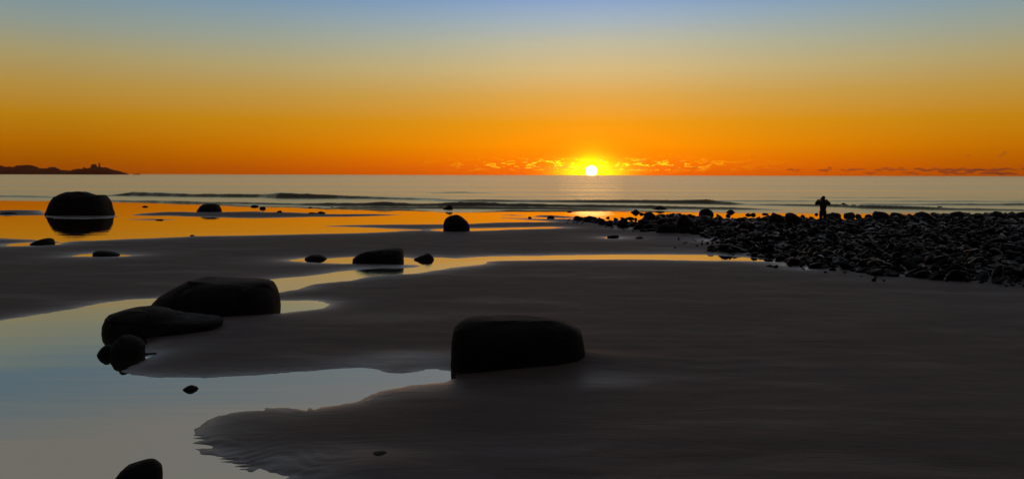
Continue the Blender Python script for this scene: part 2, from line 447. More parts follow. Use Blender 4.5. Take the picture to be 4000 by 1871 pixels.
# ------------------------------------------------------------------ sand
us = np.arange(-1.15, 1.1501, 0.0042)
us = np.concatenate([[-40, -20, -10, -6, -4, -3, -2.3, -1.8, -1.5, -1.3], us, [1.3, 1.5, 1.8, 2.3, 3, 4, 6, 10, 20, 40]])
rows = [-60, -40, -25, -15, -9, -5, -2, 0, 1.5, 3, 4, 4.8, 5.4]
d = 5.8
while d < 112:
    rows.append(d); d *= 1.0052
rows = np.array(rows + [115, 130, 160])
Wd = np.maximum(rows + 1.5, 6.0)
X = us[None, :] * Wd[:, None]
Y = np.repeat(rows[:, None], len(us), 1)
Hs, Fs = sand_height(X.ravel(), Y.ravel())
sand_me = mesh_from('beach_sand', np.stack([X.ravel(), Y.ravel(), Hs], -1), grid_faces(len(rows), len(us)), M_SAND)
wa = sand_me.attributes.new('wet', 'FLOAT', 'POINT')
Dd = np.hypot(X.ravel(), Y.ravel())
wet = np.exp(-np.maximum(Fs, 0) / (0.30 + 0.5 * sstep(12, 40, Dd)))
_x, _y = X.ravel(), Y.ravel()
stk = sstep(0.12, 0.6, fbm(_x * 0.28 + 0.5 * fbm(_x * .2, _y * .3, 88), _y * 1.5 + 0.16 * _x + 1.3 * fbm(_x * 0.22, _y * 0.25, 87), 95, 5)) * 0.16 + sstep(0.0, 0.7, fbm(_x * 0.12, _y * 0.35, 97)) * 0.10
wet = np.clip(wet + stk, 0, 1)
for wx, wy, wrx, wry, wa_ in [(1600, 1405, 1.0, .45, .75), (1900, 1520, 1.6, .35, .35), (1350, 1790, 1.0, .3, .35), (2350, 1500, 1.4, .4, .3), (1500, 1250, 2.0, .8, .2)]:
    g_ = G(wx, wy); wet = np.clip(wet + wa_ * np.exp(-(((_x - g_.x) / wrx) ** 2 + ((_y - g_.y) / wry) ** 2)), 0, 1)
wa.data.foreach_set('value', wet.astype(np.float32))
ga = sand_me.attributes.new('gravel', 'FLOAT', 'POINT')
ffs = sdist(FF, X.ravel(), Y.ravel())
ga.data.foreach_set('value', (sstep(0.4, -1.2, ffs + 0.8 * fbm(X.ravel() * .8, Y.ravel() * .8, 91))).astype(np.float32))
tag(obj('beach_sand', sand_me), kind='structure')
def ground_z(x, y):
    h, f = sand_height(np.array([x], float), np.array([y], float))
    return float(h[0])

# ------------------------------------------------------------------ still water of pools and wet flats, one level sheet
pv = [(-160, -60, 0), (160, -60, 0), (160, 118, 0), (-160, 118, 0)]
tag(obj('tide_pool_water', mesh_from('tide_pool_water', pv, [(0, 1, 2, 3)], M_POOL, False)), kind='structure')

M_STREAM, _, _ = water_material('running_water', 0.50, 0.08, (1, .89, .71, 1), (0.02, 0.02, 0.018, 1), [((5, 9, 1), 0.012, 0.22), ((1.2, 2.5, 1), 0.03, 0.14)])
stp = [G(x, y, .003) for x, y in Z6([(60, 392), (200, 374), (380, 361), (540, 341), (700, 314), (850, 296), (950, 282), (1240, 268), (1500, 262), (1700, 236), (1900, 226), (2410, 222), (3012, 221), (3755, 230),
       (3755, 241), (3012, 232), (2410, 233), (1900, 240), (1810, 262), (1700, 286), (1560, 306), (1400, 321), (1250, 341), (1000, 356), (870, 366), (730, 398), (560, 416), (430, 428), (300, 473), (155, 493), (-160, 506), (-160, 430)])]
bm = bmesh.new(); bvs = [bm.verts.new(p) for p in stp]; fc_ = bm.faces.new(bvs); bmesh.ops.triangulate(bm, faces=[fc_])
bm.normal_update()
for f in bm.faces:
    if f.normal.z < 0: f.normal_flip()
me = bpy.data.meshes.new('stream_water'); bm.to_mesh(me); bm.free(); me.materials.append(M_STREAM)
tag(obj('stream_water', me), kind='structure')

# ------------------------------------------------------------------ sea
us = np.concatenate([[-6, -4, -2.5, -1.8, -1.4, -1.2], np.arange(-1.05, 1.0501, 0.003), [1.2, 1.4, 1.8, 2.5, 4, 6]])
rows = [52.0]
while rows[-1] < 170: rows.append(rows[-1] * 1.0034)
while rows[-1] < 5000: rows.append(rows[-1] * 1.035)
rows[-1] = 5200
rows = np.array(rows)
X = (us[None, :] * (rows[:, None] + 5)); Y = np.repeat(rows[:, None], len(us), 1)
SX, SY = X.ravel(), Y.ravel()
def interp_line(pts, X):
    a = np.array([G(x, y)[:2] for x, y in pts]); o = np.argsort(a[:, 0])
    return np.interp(X, a[o, 0], a[o, 1]), a[o]
ys = np.interp(SX, SH[:, 0], SH[:, 1]) + 1.5 * fbm(SX * 0.12, SX * 0 + 3, 51) + 0.5 * fbm(SX * 0.6, SX * 0 + 1, 52)
s = SY - ys
Zs = np.where(s > 0, 0.035 * sstep(0, 1.5, s) + 0.02 * sstep(1, 6, s), -0.08 * sstep(0, -1.0, s))
def wave(pts, hs, wf, wb, jag=0.6):
    """pts: line of the foot of the wave face in the frame, hs: face height along it (m)"""
    global Zs
    a = np.array([[*G(x, y)[:2], h] for (x, y), h in zip(pts, hs)])
    a = a[np.argsort(a[:, 0])]
    yc = np.interp(SX, a[:, 0], a[:, 1]); hh = np.interp(SX, a[:, 0], a[:, 2])
    yc = yc + jag * fbm(SX * 0.14, SX * 0 + pts[0][1], 61) + 0.3 * jag * fbm(SX * 0.7, SX * 0 + 2.0, 62)
    hh = hh * (1 + 0.30 * fbm(SX * 0.22, SX * 0 + pts[0][0], 63) + 0.05 * fbm(SX * 1.3, SX * 0 + 7, 64))
    t = SY - yc - wf
    prof = np.where(t < 0, sstep(-wf, 0, t), np.exp(-np.maximum(t, 0) / wb * 1.6))
    Zs = Zs + np.maximum(hh, 0) * prof
wave([(330, 772), (420, 769), (500, 768), (621, 770), (777, 772), (1000, 774), (1078, 777), (1186, 778), (1311, 779), (1450, 781), (1582, 783), (1777, 787)],
     [0, .20, .52, .50, .42, .46, .60, .66, .46, .28, .22, .12], 1.3, 3.5)
wave([(1560, 781), (1700, 788), (1900, 791), (2120, 793), (2233, 794), (2466, 796), (2660, 798), (2777, 799), (2854, 803), (2960, 805)],
     [0, .14, .26, .24, .26, .40, .46, .42, .28, 0], 1.1, 3.0)
wave([(-600, 770), (0, 773), (120, 775), (217, 777), (330, 780)], [.2, .26, .26, .2, 0], 1.6, 3.5)
wave([(280, 783), (427, 787), (620, 791), (820, 796), (1000, 801), (1200, 806), (1420, 808), (1485, 808), (1700, 810), (1773, 809), (2000, 812), (2300, 814), (2466, 816), (2700, 819), (2870, 822), (3100, 825)],
     [0, .16, .20, .22, .22, .24, .32, .40, .34, .42, .34, .30, .28, .26, .2, .0], 0.8, 1.8)
wave([(1150, 812), (1300, 814), (1500, 816), (1750, 818), (2000, 818), (2250, 820), (2600, 822)], [0, .16, .2, .2, .26, .2, 0], .6, 1.2)
wave([(2840, 803), (2980, 805), (3150, 808), (3290, 811), (3388, 817), (3621, 822), (3776, 826), (4000, 828), (4800, 830)],
     [0, .12, .2, .34, .34, .28, .22, .18, .18], 0.9, 2.0)
wave([(3300, 801), (3427, 804), (3700, 806), (4000, 807), (5200, 808)], [0, .18, .22, .25, .25], 1.2, 2.5)
wave([(1400, 801), (1600, 803), (1900, 805), (2100, 806), (2400, 806), (2600, 806)], [0, .10, .14, .12, .1, 0], 0.7, 1.5)
wave([(1640, 757), (1683, 757), (1800, 756), (1893, 758), (2000, 760)], [0, .12, .2, .12, 0], 1.6, 4)
wave([(3050, 775), (3200, 776), (3500, 776), (3700, 777)], [0, .08, .1, 0], 1.5, 4)
chop = fbm(SX * 0.10, SY * 0.55, 71) * 0.05 * sstep(4, 20, s) * sstep(168, 105, SY)
Zs = Zs + chop + 0.012 * fbm(SX * .6, SY * 1.6, 72) * sstep(0.5, 3, s) * sstep(168, 105, SY)
tag(obj('sea_water', mesh_from('sea_water', np.stack([SX, SY, Zs], -1), grid_faces(len(rows), len(us)), M_SEA)), kind='structure')

# ------------------------------------------------------------------ far headland, island, buildings
DI = 2500.0
def hx(zx): return (zx / 4.155 - 2000) / FPX * DI
def hz(zx, zy): return max((379 + zx * 0.0065 - zy) / 4.155 / FPX * DI, 0)
def ridge(name, label, prof, depth, seed, yc=DI):
    xs = [hx(p[0]) for p in prof]; hh = [hz(*p) for p in prof]
    n = max(12, int((xs[-1] - xs[0]) / 3.0)); gx = np.linspace(xs[0], xs[-1], n)
    h = np.interp(gx, xs, hh)
    m = 22; th = np.linspace(-1, 1, m)
    V = []
    for i in range(n):
        taper = min(1, (i + .5) / 5, (n - i - .5) / 5)
        for t in th:
            k = (1 - abs(t) ** 2.2) ** 0.8
            x = gx[i]; y = yc + t * depth * (0.55 + 0.45 * taper)
            r = mnoise.noise(Vector((x * .05, y * .05, seed))) * 0.14 + mnoise.noise(Vector((x * .16, y * .16, seed))) * 0.13
            V.append((x, y, -1.5 + (h[i] + 1.5) * k * (1 + r * (1 - abs(t) * .3)) ))
    o = obj(name, mesh_from(name, V, grid_faces(n, m), M_LAND))
    tag(o, kind='structure')
    return o
ridge('headland_hills', '', [(-1500, 330), (-900, 250), (-500, 220), (-200, 250), (0, 262), (30, 280), (90, 270), (180, 245), (250, 235), (300, 232), (340, 250), (400, 285), (440, 298), (500, 290),
      (540, 282), (600, 290), (650, 300), (690, 318), (800, 316), (880, 316), (920, 325), (1000, 330), (1060, 350), (1095, 378)], 90, 1.3, DI + 60)
ridge('island_hills', '', [(1080, 378), (1130, 345), (1200, 340), (1260, 308), (1310, 298), (1400, 298), (1450, 295), (1500, 285), (1540, 276),
      (1600, 266), (1700, 265), (1760, 290), (1850, 318), (1930, 340), (2000, 365), (2060, 388)], 55, 4.7)
ridge('islet_rock_hill', '', [(2150, 392), (2200, 386), (2240, 380), (2275, 384), (2310, 393)], 12, 8.1)
m_wall, t_, b_ = principled('painted_clapboard'); b_.inputs['Base Color'].default_value = (0.05, 0.045, 0.04, 1); b_.inputs['Roughness'].default_value = .9
t_.links.new(ramp(t_, noise_tex(t_, 3, 4, .6, mapped(t_, (1, 1, 6))), [(.3, (.04, .035, .03, 1)), (.7, (.07, .06, .055, 1))]), b_.inputs['Base Color'])
m_roof, t_, b_ = principled('dark_shingle')
t_.links.new(ramp(t_, noise_tex(t_, 2, 4, .6, mapped(t_, (1, 1, 1))), [(.3, (.012, .011, .011, 1)), (.7, (.03, .026, .024, 1))]), b_.inputs['Base Color'])
m_glass, t_, b_ = principled('window_glass'); b_.inputs['Base Color'].default_value = (.02, .02, .022, 1); b_.inputs['Roughness'].default_value = .08
def box_me(name, x0, x1, y0, y1, z0, z1, mat, inset=0.0):
    i = inset
    V = [(x0, y0, z0), (x1, y0, z0), (x1, y1, z0), (x0, y1, z0), (x0 + i, y0 + i, z1), (x1 - i, y0 + i, z1), (x1 - i, y1 - i, z1), (x0 + i, y1 - i, z1)]
    return mesh_from(name, V, [(3, 2, 1, 0), (4, 5, 6, 7), (0, 1, 5, 4), (1, 2, 6, 5), (2, 3, 7, 6), (3, 0, 4, 7)], mat, False)
def lathe_me(name, prof, mat, n=20, smooth=True):
    V = []; Fc = []
    for r, z in prof:
        for k in range(n):
            a = 2 * math.pi * k / n; V.append((r * math.cos(a), r * math.sin(a), z))
    for j in range(len(prof) - 1):
        for k in range(n):
            k2 = (k + 1) % n; Fc.append((j * n + k, j * n + k2, (j + 1) * n + k2, (j + 1) * n + k))
    Fc.append(tuple(range(n))[::-1]); Fc.append(tuple((len(prof) - 1) * n + k for k in range(n)))
    return mesh_from(name, V, Fc, mat, smooth)
def empty(name, loc):
    o = bpy.data.objects.new(name, None); o.location = loc; o.empty_display_size = .2
    return link(o)
def gable_roof(name, x0, x1, y0, y1, z0, z1, hip, mat):
    yc = (y0 + y1) / 2; e = .5
    V = [(x0 - e, y0 - e, z0), (x1 + e, y0 - e, z0), (x1 + e, y1 + e, z0), (x0 - e, y1 + e, z0), (x0 + hip, yc, z1), (x1 - hip, yc, z1)]
    return mesh_from(name, V, [(0, 1, 5, 4), (2, 3, 4, 5), (1, 2, 5), (3, 0, 4), (3, 2, 1, 0)], mat, False)
# lighthouse
zb = hz(1640, 268); lt = empty('lighthouse', (hx(1640), DI, zb))
tag(lt, 'slender dark lighthouse tower on the crest of the far island', 'lighthouse')
hT = hz(1640, 195) - zb
obj('tower', lathe_me('tower', [(2.6, -1.5), (2.5, 0), (2.0, hT * .70)], m_wall), lt)
obj('gallery', lathe_me('gallery', [(2.7, hT * .70), (2.7, hT * .74)], m_roof), lt)
obj('lantern_room', lathe_me('lantern_room', [(1.5, hT * .74), (1.5, hT * .90)], m_glass, 10), lt)
obj('lantern_roof', lathe_me('lantern_roof', [(1.9, hT * .90), (0.35, hT * .985), (0.15, hT)], m_roof, 10), lt)
def house(name, label, zx0, zx1, zroof, zbase, depth, hip, chim, wallfrac=.55, y=DI):
    x0, x1 = hx(zx0), hx(zx1); xc = (x0 + x1) / 2; zb = hz(zx0, zbase); Ht = hz(zx0, zroof) - zb; w = (x1 - x0) / 2
    e = empty(name, (xc, y, zb)); tag(e, label, 'building')
    hw = Ht * wallfrac
    wl = obj('wall', box_me('wall', -w, w, -depth, depth, -2.0, hw, m_wall), e)
    rf = obj('roof', gable_roof('roof', -w, w, -depth, depth, hw + .01, Ht, hip, m_roof), e)
    if chim: obj('chimney', box_me('chimney', w * .25, w * .25 + 1.1, -.6, .6, Ht * .85, Ht + 1.2, m_wall), rf)
    k = 0; wmesh = box_me('window', -.5, .5, -.08, .08, -.8, .8, m_glass)
    x = -w + 1.6
    while x < w - 1.0:
        wo_ = obj('window', wmesh, wl); wo_.location = (x, -depth - .05, hw * .5); x += 3.0
    return e
house('keepers_house', 'gabled keepers house beside the lighthouse on the far island', 1525, 1597, 222, 276, 5, 1.5, True, .6, DI - 4)
house('oil_shed', 'tiny shed on the left shoulder of the lighthouse island', 1374, 1406, 275, 299, 3, 0.2, False, .5)
house('hip_roofed_house', 'broad hip roofed building on the low headland at the far left', 692, 885, 262, 318, 9, 11, False, .35, DI + 30)

# ------------------------------------------------------------------ boulders with their own outlines
RK = []     # (x, y, r) keep-out discs
def _x_at(poly, z):
    xs = []
    for (x0, z0), (x1, z1) in zip(poly, poly[1:] + poly[:1]):
        if (z0 <= z < z1) or (z1 <= z < z0):
            xs.append(x0 + (x1 - x0) * (z - z0) / (z1 - z0))
    return (min(xs), max(xs)) if len(xs) >= 2 else None
def boulder(name, label, cat, outline, yb, half_depth, seed=0, rough=0.03, n_sup=2.6, group=None, mat=None, lev=34, seg=56, sink=0.25, top_pow=2.6, notch=None):
    xs = [p[0] for p in outline]; xm = (min(xs) + max(xs)) / 2
    gF = G(xm, yb); yc = gF.y + half_depth
    P = [onplane(x, y, yc) for x, y in outline]
    poly = [(p.x, p.z) for p in P]
    zt = max(p[1] for p in poly); zmin = min(p[1] for p in poly)
    size = (max(p[0] for p in poly) - min(p[0] for p in poly))
    x_mid = (max(p[0] for p in poly) + min(p[0] for p in poly)) / 2
    V = []; last = None
    zs = []
    for i in range(lev):
        u = i / (lev - 1); u = 1 - (1 - u) ** 1.6
        zs.append(-sink + (zt - 1e-3 * zt + sink) * u)
    off = Vector((seed * 7.31, seed * 3.17, seed * 1.7))
    for i, z in enumerate(zs):
        e = _x_at(poly, max(z, zmin + 0.02 * (zt - zmin)))
        if e is None: e = last
        last = e
        c = (e[0] + e[1]) / 2; a = max((e[1] - e[0]) / 2, 0.01 * size)
        k = max(z, 0) / zt
        b = half_depth * max(max((1 - k ** top_pow), 0.0) ** 0.5 * (1 + 0.06 * (1 - k)), (0.5 if top_pow > 3 else 0.25) if i < lev - 3 else (.45, .34, .16)[i - lev + 3])
        if i >= lev - 2: a *= (.8, .4)[i - lev + 2]
        for j in range(seg):
            th = 2 * math.pi * j / seg
            cx, sy = math.cos(th), math.sin(th)
            px = math.copysign(abs(cx) ** (2 / n_sup), cx); py = math.copysign(abs(sy) ** (2 / n_sup), sy)
            p = Vector((c + a * px, yc + b * py, z))
            nv = Vector((px * .6, py, 0.25 + k))
            q = p / size
            d_ = mnoise.fractal(q * 2.2 + off, 0.9, 2.1, 5) * rough * size + mnoise.noise(q * 1.3 + off) * rough * 1.3 * size
            crack = abs(mnoise.noise(q * 3.1 + off * 2)); d_ -= max(0, 0.06 - crack) * rough * 12 * size
            p += nv * d_
            if notch:
                nx = onplane(notch[0], notch[1], yc)
                st = min(max((p.x - nx.x) / (0.004 * size) + .5, 0), 1)
                lim = zt * 2 * (1 - st) + (nx.z + (0.0 if p.x > nx.x + .035 * size else -.08 * zt)) * st
                p.z = min(p.z, lim)
            V.append(p - Vector((x_mid, yc, 0)))
    VA = np.array([v[:] for v in V]).reshape(lev, seg, 3)
    k0 = int(lev * .72)
    for _ in range(0 if notch else 10 if lev > 24 else 3):
        ctr = VA[-1].mean(0)[None, None, :].repeat(seg, 1)
        ext = np.concatenate([VA, ctr], 0)
        VA[k0:] = 0.5 * VA[k0:] + 0.25 * (ext[k0 - 1:-2] + ext[k0 + 1:])
        VA[k0:] = 0.7 * VA[k0:] + 0.15 * (np.roll(VA[k0:], 1, 1) + np.roll(VA[k0:], -1, 1))
    VA[:, :, 2] *= np.where(VA[:, :, 2] > 0, zt / max(VA[:, :, 2].max(), 1e-6), 1)
    V = VA.reshape(-1, 3)
    Fc = []
    for i in range(lev - 1):
        for j in range(seg):
            j2 = (j + 1) % seg
            Fc.append((i * seg + j, i * seg + j2, (i + 1) * seg + j2, (i + 1) * seg + j))
    Fc.append(tuple((lev - 1) * seg + j for j in range(seg))); Fc.append(tuple(range(seg))[::-1])
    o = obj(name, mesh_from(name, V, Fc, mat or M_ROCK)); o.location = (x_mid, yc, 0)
    tag(o, label, cat, group)
    RK.append((x_mid, yc, max(size / 2, half_depth)))
    return o
def Z1(p): return [(x / 2.575, 500 + y / 2.575) for x, y in p]
boulder('boulder', 'huge notched boulder with a split top standing in the wet flats on the left', 'boulder',
        Z1([(495, 890), (520, 820), (545, 750), (590, 680), (640, 654), (680, 640), (1020, 640), (1032, 662), (1055, 700), (1078, 740), (1095, 810), (1118, 890)]), 841, 1.6, 1, .012, 3.2, top_pow=9, lev=60, seg=280, notch=(327, 760))
boulder('boulder', 'low domed boulder behind the sandbar, right of the huge notched boulder', 'boulder',
        [(768, 832), (775, 818), (786, 804), (800, 796), (815, 795), (837, 795), (852, 801), (859, 815), (864, 832)], 828, 0.8, 2, .015)
boulder('boulder', 'smooth domed dark boulder standing in a bright puddle near the middle', 'boulder',
        [(1731, 908), (1733, 872), (1738, 858), (1748, 846), (1763, 841), (1785, 839), (1800, 845), (1815, 857), (1828, 869), (1834, 885), (1835, 908)], 904, 0.6, 3, .010)
boulder('boulder', 'small pointed boulder at the surf line behind the domed boulder', 'boulder',
        [(1722, 826), (1730, 817), (1745, 806), (1757, 800), (1766, 803), (1769, 815), (1770, 826)], 821, 0.5, 4, .02)
boulder('stone', 'low wedge shaped stone at the far left edge below the flats', 'stone',
        [(115, 962), (130, 950), (150, 941), (170, 932), (184, 930), (196, 935), (202, 947), (206, 962)], 957, 0.5, 5, .02)
boulder('stone', 'flat dark stone in a thin bright puddle below the wedge shaped stone', 'stone',
        [(366, 1004), (367, 988), (374, 980), (390, 979), (420, 981), (440, 986), (462, 993), (468, 1004)], 1001, 0.35, 6, .02)
boulder('stone', 'oval stone at the left tip of the middle stream', 'stone',
        [(1190, 1018), (1194, 1006), (1205, 999), (1222, 995), (1250, 995), (1264, 1000), (1276, 1010), (1277, 1018)], 1016, 0.35, 7, .02)
boulder('boulder', 'long wedge shaped boulder with a blunt right end in the middle stream', 'boulder',
        Z6([(756, 280), (764, 214), (800, 182), (850, 162), (920, 152), (1040, 143), (1060, 140), (1080, 146), (1135, 142), (1146, 160), (1150, 200), (1156, 280)]), 1033, 0.6, 8, .016, 3.2, top_pow=4)
boulder('stone', 'small pyramid shaped stone right of the long wedge boulder', 'stone',
        Z6([(1238, 245), (1244, 222), (1280, 205), (1330, 185), (1350, 180), (1376, 190), (1394, 215), (1400, 245)]), 1018, 0.3, 9, .03, 2.0, top_pow=1.6)
boulder('boulder', 'large rounded boulder behind the channel on the left, sloping down to its left', 'boulder',
        [(596, 1245), (604, 1204), (625, 1174), (647, 1150), (672, 1134), (697, 1119), (732, 1099), (755, 1091), (780, 1088), (812, 1091), (866, 1098), (950, 1098), (1020, 1096), (1042, 1098), (1058, 1110), (1071, 1134), (1082, 1170), (1087, 1245)], 1234, 1.05, 10, .015, 2.7, top_pow=3.4, lev=56, seg=100)
boulder('boulder', 'dark boulder with a long low shelf reaching right, in front of the sloping boulder', 'boulder',
        [(432, 1345), (421, 1300), (420, 1270), (428, 1240), (440, 1222), (463, 1210), (500, 1203), (560, 1201), (605, 1204), (647, 1214), (685, 1226), (720, 1238), (760, 1243), (852, 1243), (866, 1254), (856, 1280), (800, 1300), (700, 1345)], 1318, 0.62, 11, .015, 2.6, top_pow=3.2, lev=56, seg=100)
boulder('stone', 'black rock wedged below the shelf boulder at the pool edge', 'stone',
        [(444, 1410), (442, 1370), (450, 1335), (480, 1310), (540, 1320), (560, 1350), (556, 1385), (552, 1410)], 1402, 0.3, 12, .03, 2.4)
boulder('stone', 'small knobbly rock jutting into the pool beside the shelf boulder', 'stone',
        [(384, 1400), (382, 1390), (388, 1374), (398, 1358), (414, 1347), (430, 1347), (445, 1360), (450, 1400)], 1392, 0.17, 13, .03, 2.3)
boulder('boulder', 'big blocky flat topped boulder on the sand at the edge of the near pool', 'boulder',
        [(1772, 1500), (1766, 1440), (1768, 1380), (1773, 1320), (1780, 1285), (1798, 1262), (1840, 1249), (1900, 1245), (1980, 1243), (2060, 1243), (2120, 1240), (2170, 1243), (2215, 1254), (2250, 1274), (2272, 1298), (2280, 1340), (2288, 1385), (2296, 1430), (2300, 1500)], 1468, 0.62, 14, .015, 3.4, top_pow=5, lev=56, seg=100)
boulder('stone', 'tiny pointed stone alone in the middle of the near pool', 'stone',
        [(714, 1530), (717, 1518), (730, 1510), (742, 1504), (752, 1503), (768, 1510), (780, 1526), (784, 1532)], 1526, 0.09, 15, .03, 2.2, lev=16, seg=28, sink=.05, top_pow=1.8)
boulder('boulder', 'rounded upright rock cut by the bottom edge of the pool, lower left', 'stone',
        [(440, 1920), (455, 1868), (478, 1836), (505, 1815), (540, 1802), (575, 1794), (592, 1794), (612, 1803), (626, 1828), (628, 1860), (622, 1920)], 1905, 0.17, 16, .02, 2.4)
boulder('stone', 'stone almost buried in the rippled sand tongue at the bottom', 'stone',
        [(1405, 1850), (1415, 1805), (1440, 1778), (1480, 1766), (1515, 1772), (1540, 1795), (1550, 1850)], 1825, 0.16, 17, .02, 2.2, lev=16, seg=28, sink=.1)
# smaller stones: x0, x1, top, base, label
def blob(x0, x1, yt, yb, sd):
    rnd = random.Random(sd); xc = (x0 + x1) / 2 + rnd.uniform(-.15, .15) * (x1 - x0); w = (x1 - x0) / 2; h = yb - yt
    p = []
    k = rnd.uniform(.65, 1.15); k2 = rnd.uniform(.65, 1.15)
    for i in range(11):
        t = i / 10 * math.pi
        c = -math.cos(t); s_ = math.sin(t)
        x = (x0 + x1) / 2 + w * math.copysign(abs(c) ** (k if c < 0 else k2), c)
        y = yb - h * s_ ** (0.8) * (1 + (rnd.uniform(-.12, .08) if 2 < i < 8 else 0))
        if 3 <= i <= 7: x += (xc - (x0 + x1) / 2)
        p.append((x, y))
    if yb < 833 and x0 > 1500:
        p = [(x0 - .25 * w, yb), (x0 + .25 * w, yb - .35 * h), (x0 + .6 * w, yb - .8 * h), ((x0 + x1) / 2, yb - h), (x1 - .6 * w, yb - .85 * h), (x1 - .2 * w, yb - .3 * h), (x1 + .3 * w, yb)]
        return [(x0 - .25 * w, yb + 3)] + p + [(x1 + .3 * w, yb + 3)]
    return [(x0, yb + 3)] + p + [(x1, yb + 3)]
SM = [
 (0, 62, 829, 838, 'flat dark stone on the sandbar at the left edge behind the notched boulder'),
 (556, 578, 804, 809, 'tiny flat stone in the orange flats between notched boulder and low dome'),
 (606, 640, 856, 861, 'thin flat stone in the flats below the left sandbar'),
 (742, 760, 917, 922, 'tiny stone at the lower edge of the orange flats'),
 (978, 1010, 800, 808, 'stone at the surf line right of the low domed boulder'),
 (1014, 1038, 806, 816, 'small round stone just right of the surf line stone'),
 (1080, 1102, 822, 832, 'small round stone in a puddle on the left sandbar'),
 (1202, 1240, 829, 836, 'low flat stone on the left sandbar'),
 (1238, 1272, 826, 836, 'humped stone at the right end of the flat stones on the sandbar'),
 (1205, 1222, 808, 812, 'tiny stone in the shallows, left of three in a row'),
 (1290, 1304, 808, 812, 'tiny stone in the shallows, middle of three in a row'),
 (1367, 1384, 809, 814, 'tiny stone in the shallows, right of three in a row'),
 (2190, 2224, 799, 809, 'humped rock awash in the surf left of the sun'),
 (2546, 2608, 804, 821, 'peaked rock awash in the surf right of the sun'),
 (2466, 2499, 818, 832, 'square rock in the shallows below the peaked surf rock'),
 (2497, 2518, 831, 838, 'small low rock right of the square shallows rock'),
 (2213, 2234, 825, 829, 'flat little stone in the shallows under the sun'),
 (2512, 2563, 829, 862, 'tall round boulder at the near end of the cobble spit'),
 (2560, 2606, 836, 849, 'low angular rock leaning behind the tall round spit boulder'),
 (2637, 2718, 840, 912, 'largest hump backed boulder on the cobble spit'),
 (2730, 2787, 815, 841, 'squat rounded boulder standing in shallow water behind the spit'),
 (2837, 2872, 819, 831, 'small square rock in the shallows right of the squat boulder'),
 (2835, 2854, 834, 845, 'little dark rock in front of the small square shallows rock'),
 (2912, 2936, 833, 841, 'low dark rock in the bright strip, left one of a close pair'),
 (2932, 2952, 832, 841, 'low dark rock in the bright strip, right one of a close pair'),
 (2976, 3002, 832, 838, 'thin dark rock at the right end of the bright strip'),
 (2276, 2338, 844, 868, 'reddish dark rock leading the spit toward the flats'),
 (2338, 2367, 852, 880, 'second rounded rock of the spit from its left end'),
 (2367, 2394, 859, 885, 'third round rock of the spit from its left end'),
 (2394, 2414, 856, 874, 'small upright rock of the spit between two round ones'),
 (2412, 2454, 851, 890, 'jagged peaked rock in the middle of the spit'),
 (2456, 2482, 863, 876, 'smooth egg shaped stone lying at the water behind the spit'),
 (2485, 2551, 855, 890, 'broad rock in front of the tall round spit boulder'),
 (2478, 2489, 850, 859, 'tiny round stone in the orange water above the egg shaped stone'),
 (2367, 2381, 846, 852, 'tiny stone in the orange water above the third spit rock'),
 (2062, 2077, 846, 853, 'small stone on the thin sandbar below the sun'),
 (2136, 2166, 841, 854, 'angular stone on the sandbar left of the spit'),
 (2371, 2418, 918, 929, 'flat stone sitting in its own little puddle on the open sand'),
 (2480, 2515, 924, 935, 'faint low stone right of the one in the little puddle'),
 (2497, 2530, 894, 909, 'low stone in front of the broad spit rock'),
 (2560, 2640, 872, 914, 'wide dark rock filling the gap before the hump backed boulder'),
 (3000, 3063, 831, 884, 'rounded boulder on the skyline left of the standing person, first of two'),
 (3063, 3135, 833, 884, 'flat topped boulder on the skyline next to the person, second of two'),
 (3182, 3196, 832, 839, 'little stone by the left knee of the standing person'),
 (3225, 3284, 830, 846, 'long low rock right behind the standing person'),
 (3230, 3262, 843, 858, 'small rock in the puddle right of the standing person'),
 (3296, 3340, 828, 846, 'peaked rock in the bright water right of the person'),
 (3342, 3364, 835, 847, 'small dark rock right of the peaked rock'),
 (3378, 3410, 837, 851, 'low rounded rock before the large skyline boulder'),
 (3404, 3476, 825, 868, 'large skyline boulder at the water side of the cobble field'),
 (3474, 3537, 829, 862, 'lower skyline boulder touching the large one on its right'),
 (3541, 3572, 836, 858, 'narrow skyline rock between two larger boulders'),
 (3571, 3640, 829, 862, 'flat topped skyline boulder in the middle of the right half'),
 (3640, 3706, 837, 864, 'low sloping skyline rock right of the flat topped one'),
 (3708, 3770, 827, 860, 'arched skyline boulder right of the sloping rock'),
 (3772, 3826, 837, 862, 'low skyline rock right of the arched boulder'),
 (3864, 3922, 826, 862, 'blocky skyline boulder near the right edge'),
 (3826, 3866, 846, 864, 'small skyline rock left of the blocky boulder'),
 (3926, 3975, 838, 866, 'low rock between blocky boulder and the right edge'),
 (3962, 4040, 829, 868, 'wide skyline rock cut by the right edge'),
 (3281, 3312, 793, 804, 'humped rock awash in the surf right of the person'),
 (3650, 3688, 805, 817, 'low rock awash in the surf toward the right edge'),
 (2800, 2880, 952, 982, 'broad low boulder at the sandy left edge of the cobble field'),
 (3160, 3236, 1022, 1050, 'dark mounded rock at the lower edge of the cobble field'),
 (3342, 3400, 1045, 1068, 'rounded rock at the foot of the cobble field'),
 (3400, 3470, 1050, 1080, 'wide flat rock at the foot of the cobble field'),
 (3570, 3640, 1056, 1090, 'dark block at the foot of the cobble field by two small puddles'),
 (3700, 3790, 1050, 1102, 'large dark rock at the lower right foot of the cobble field'),
 (3075, 3145, 1005, 1038, 'rounded rock where the stream meets the cobble field'),
 (2760, 2800, 968, 984, 'flat dark stone sticking out on the sand left of the cobble field'),
]
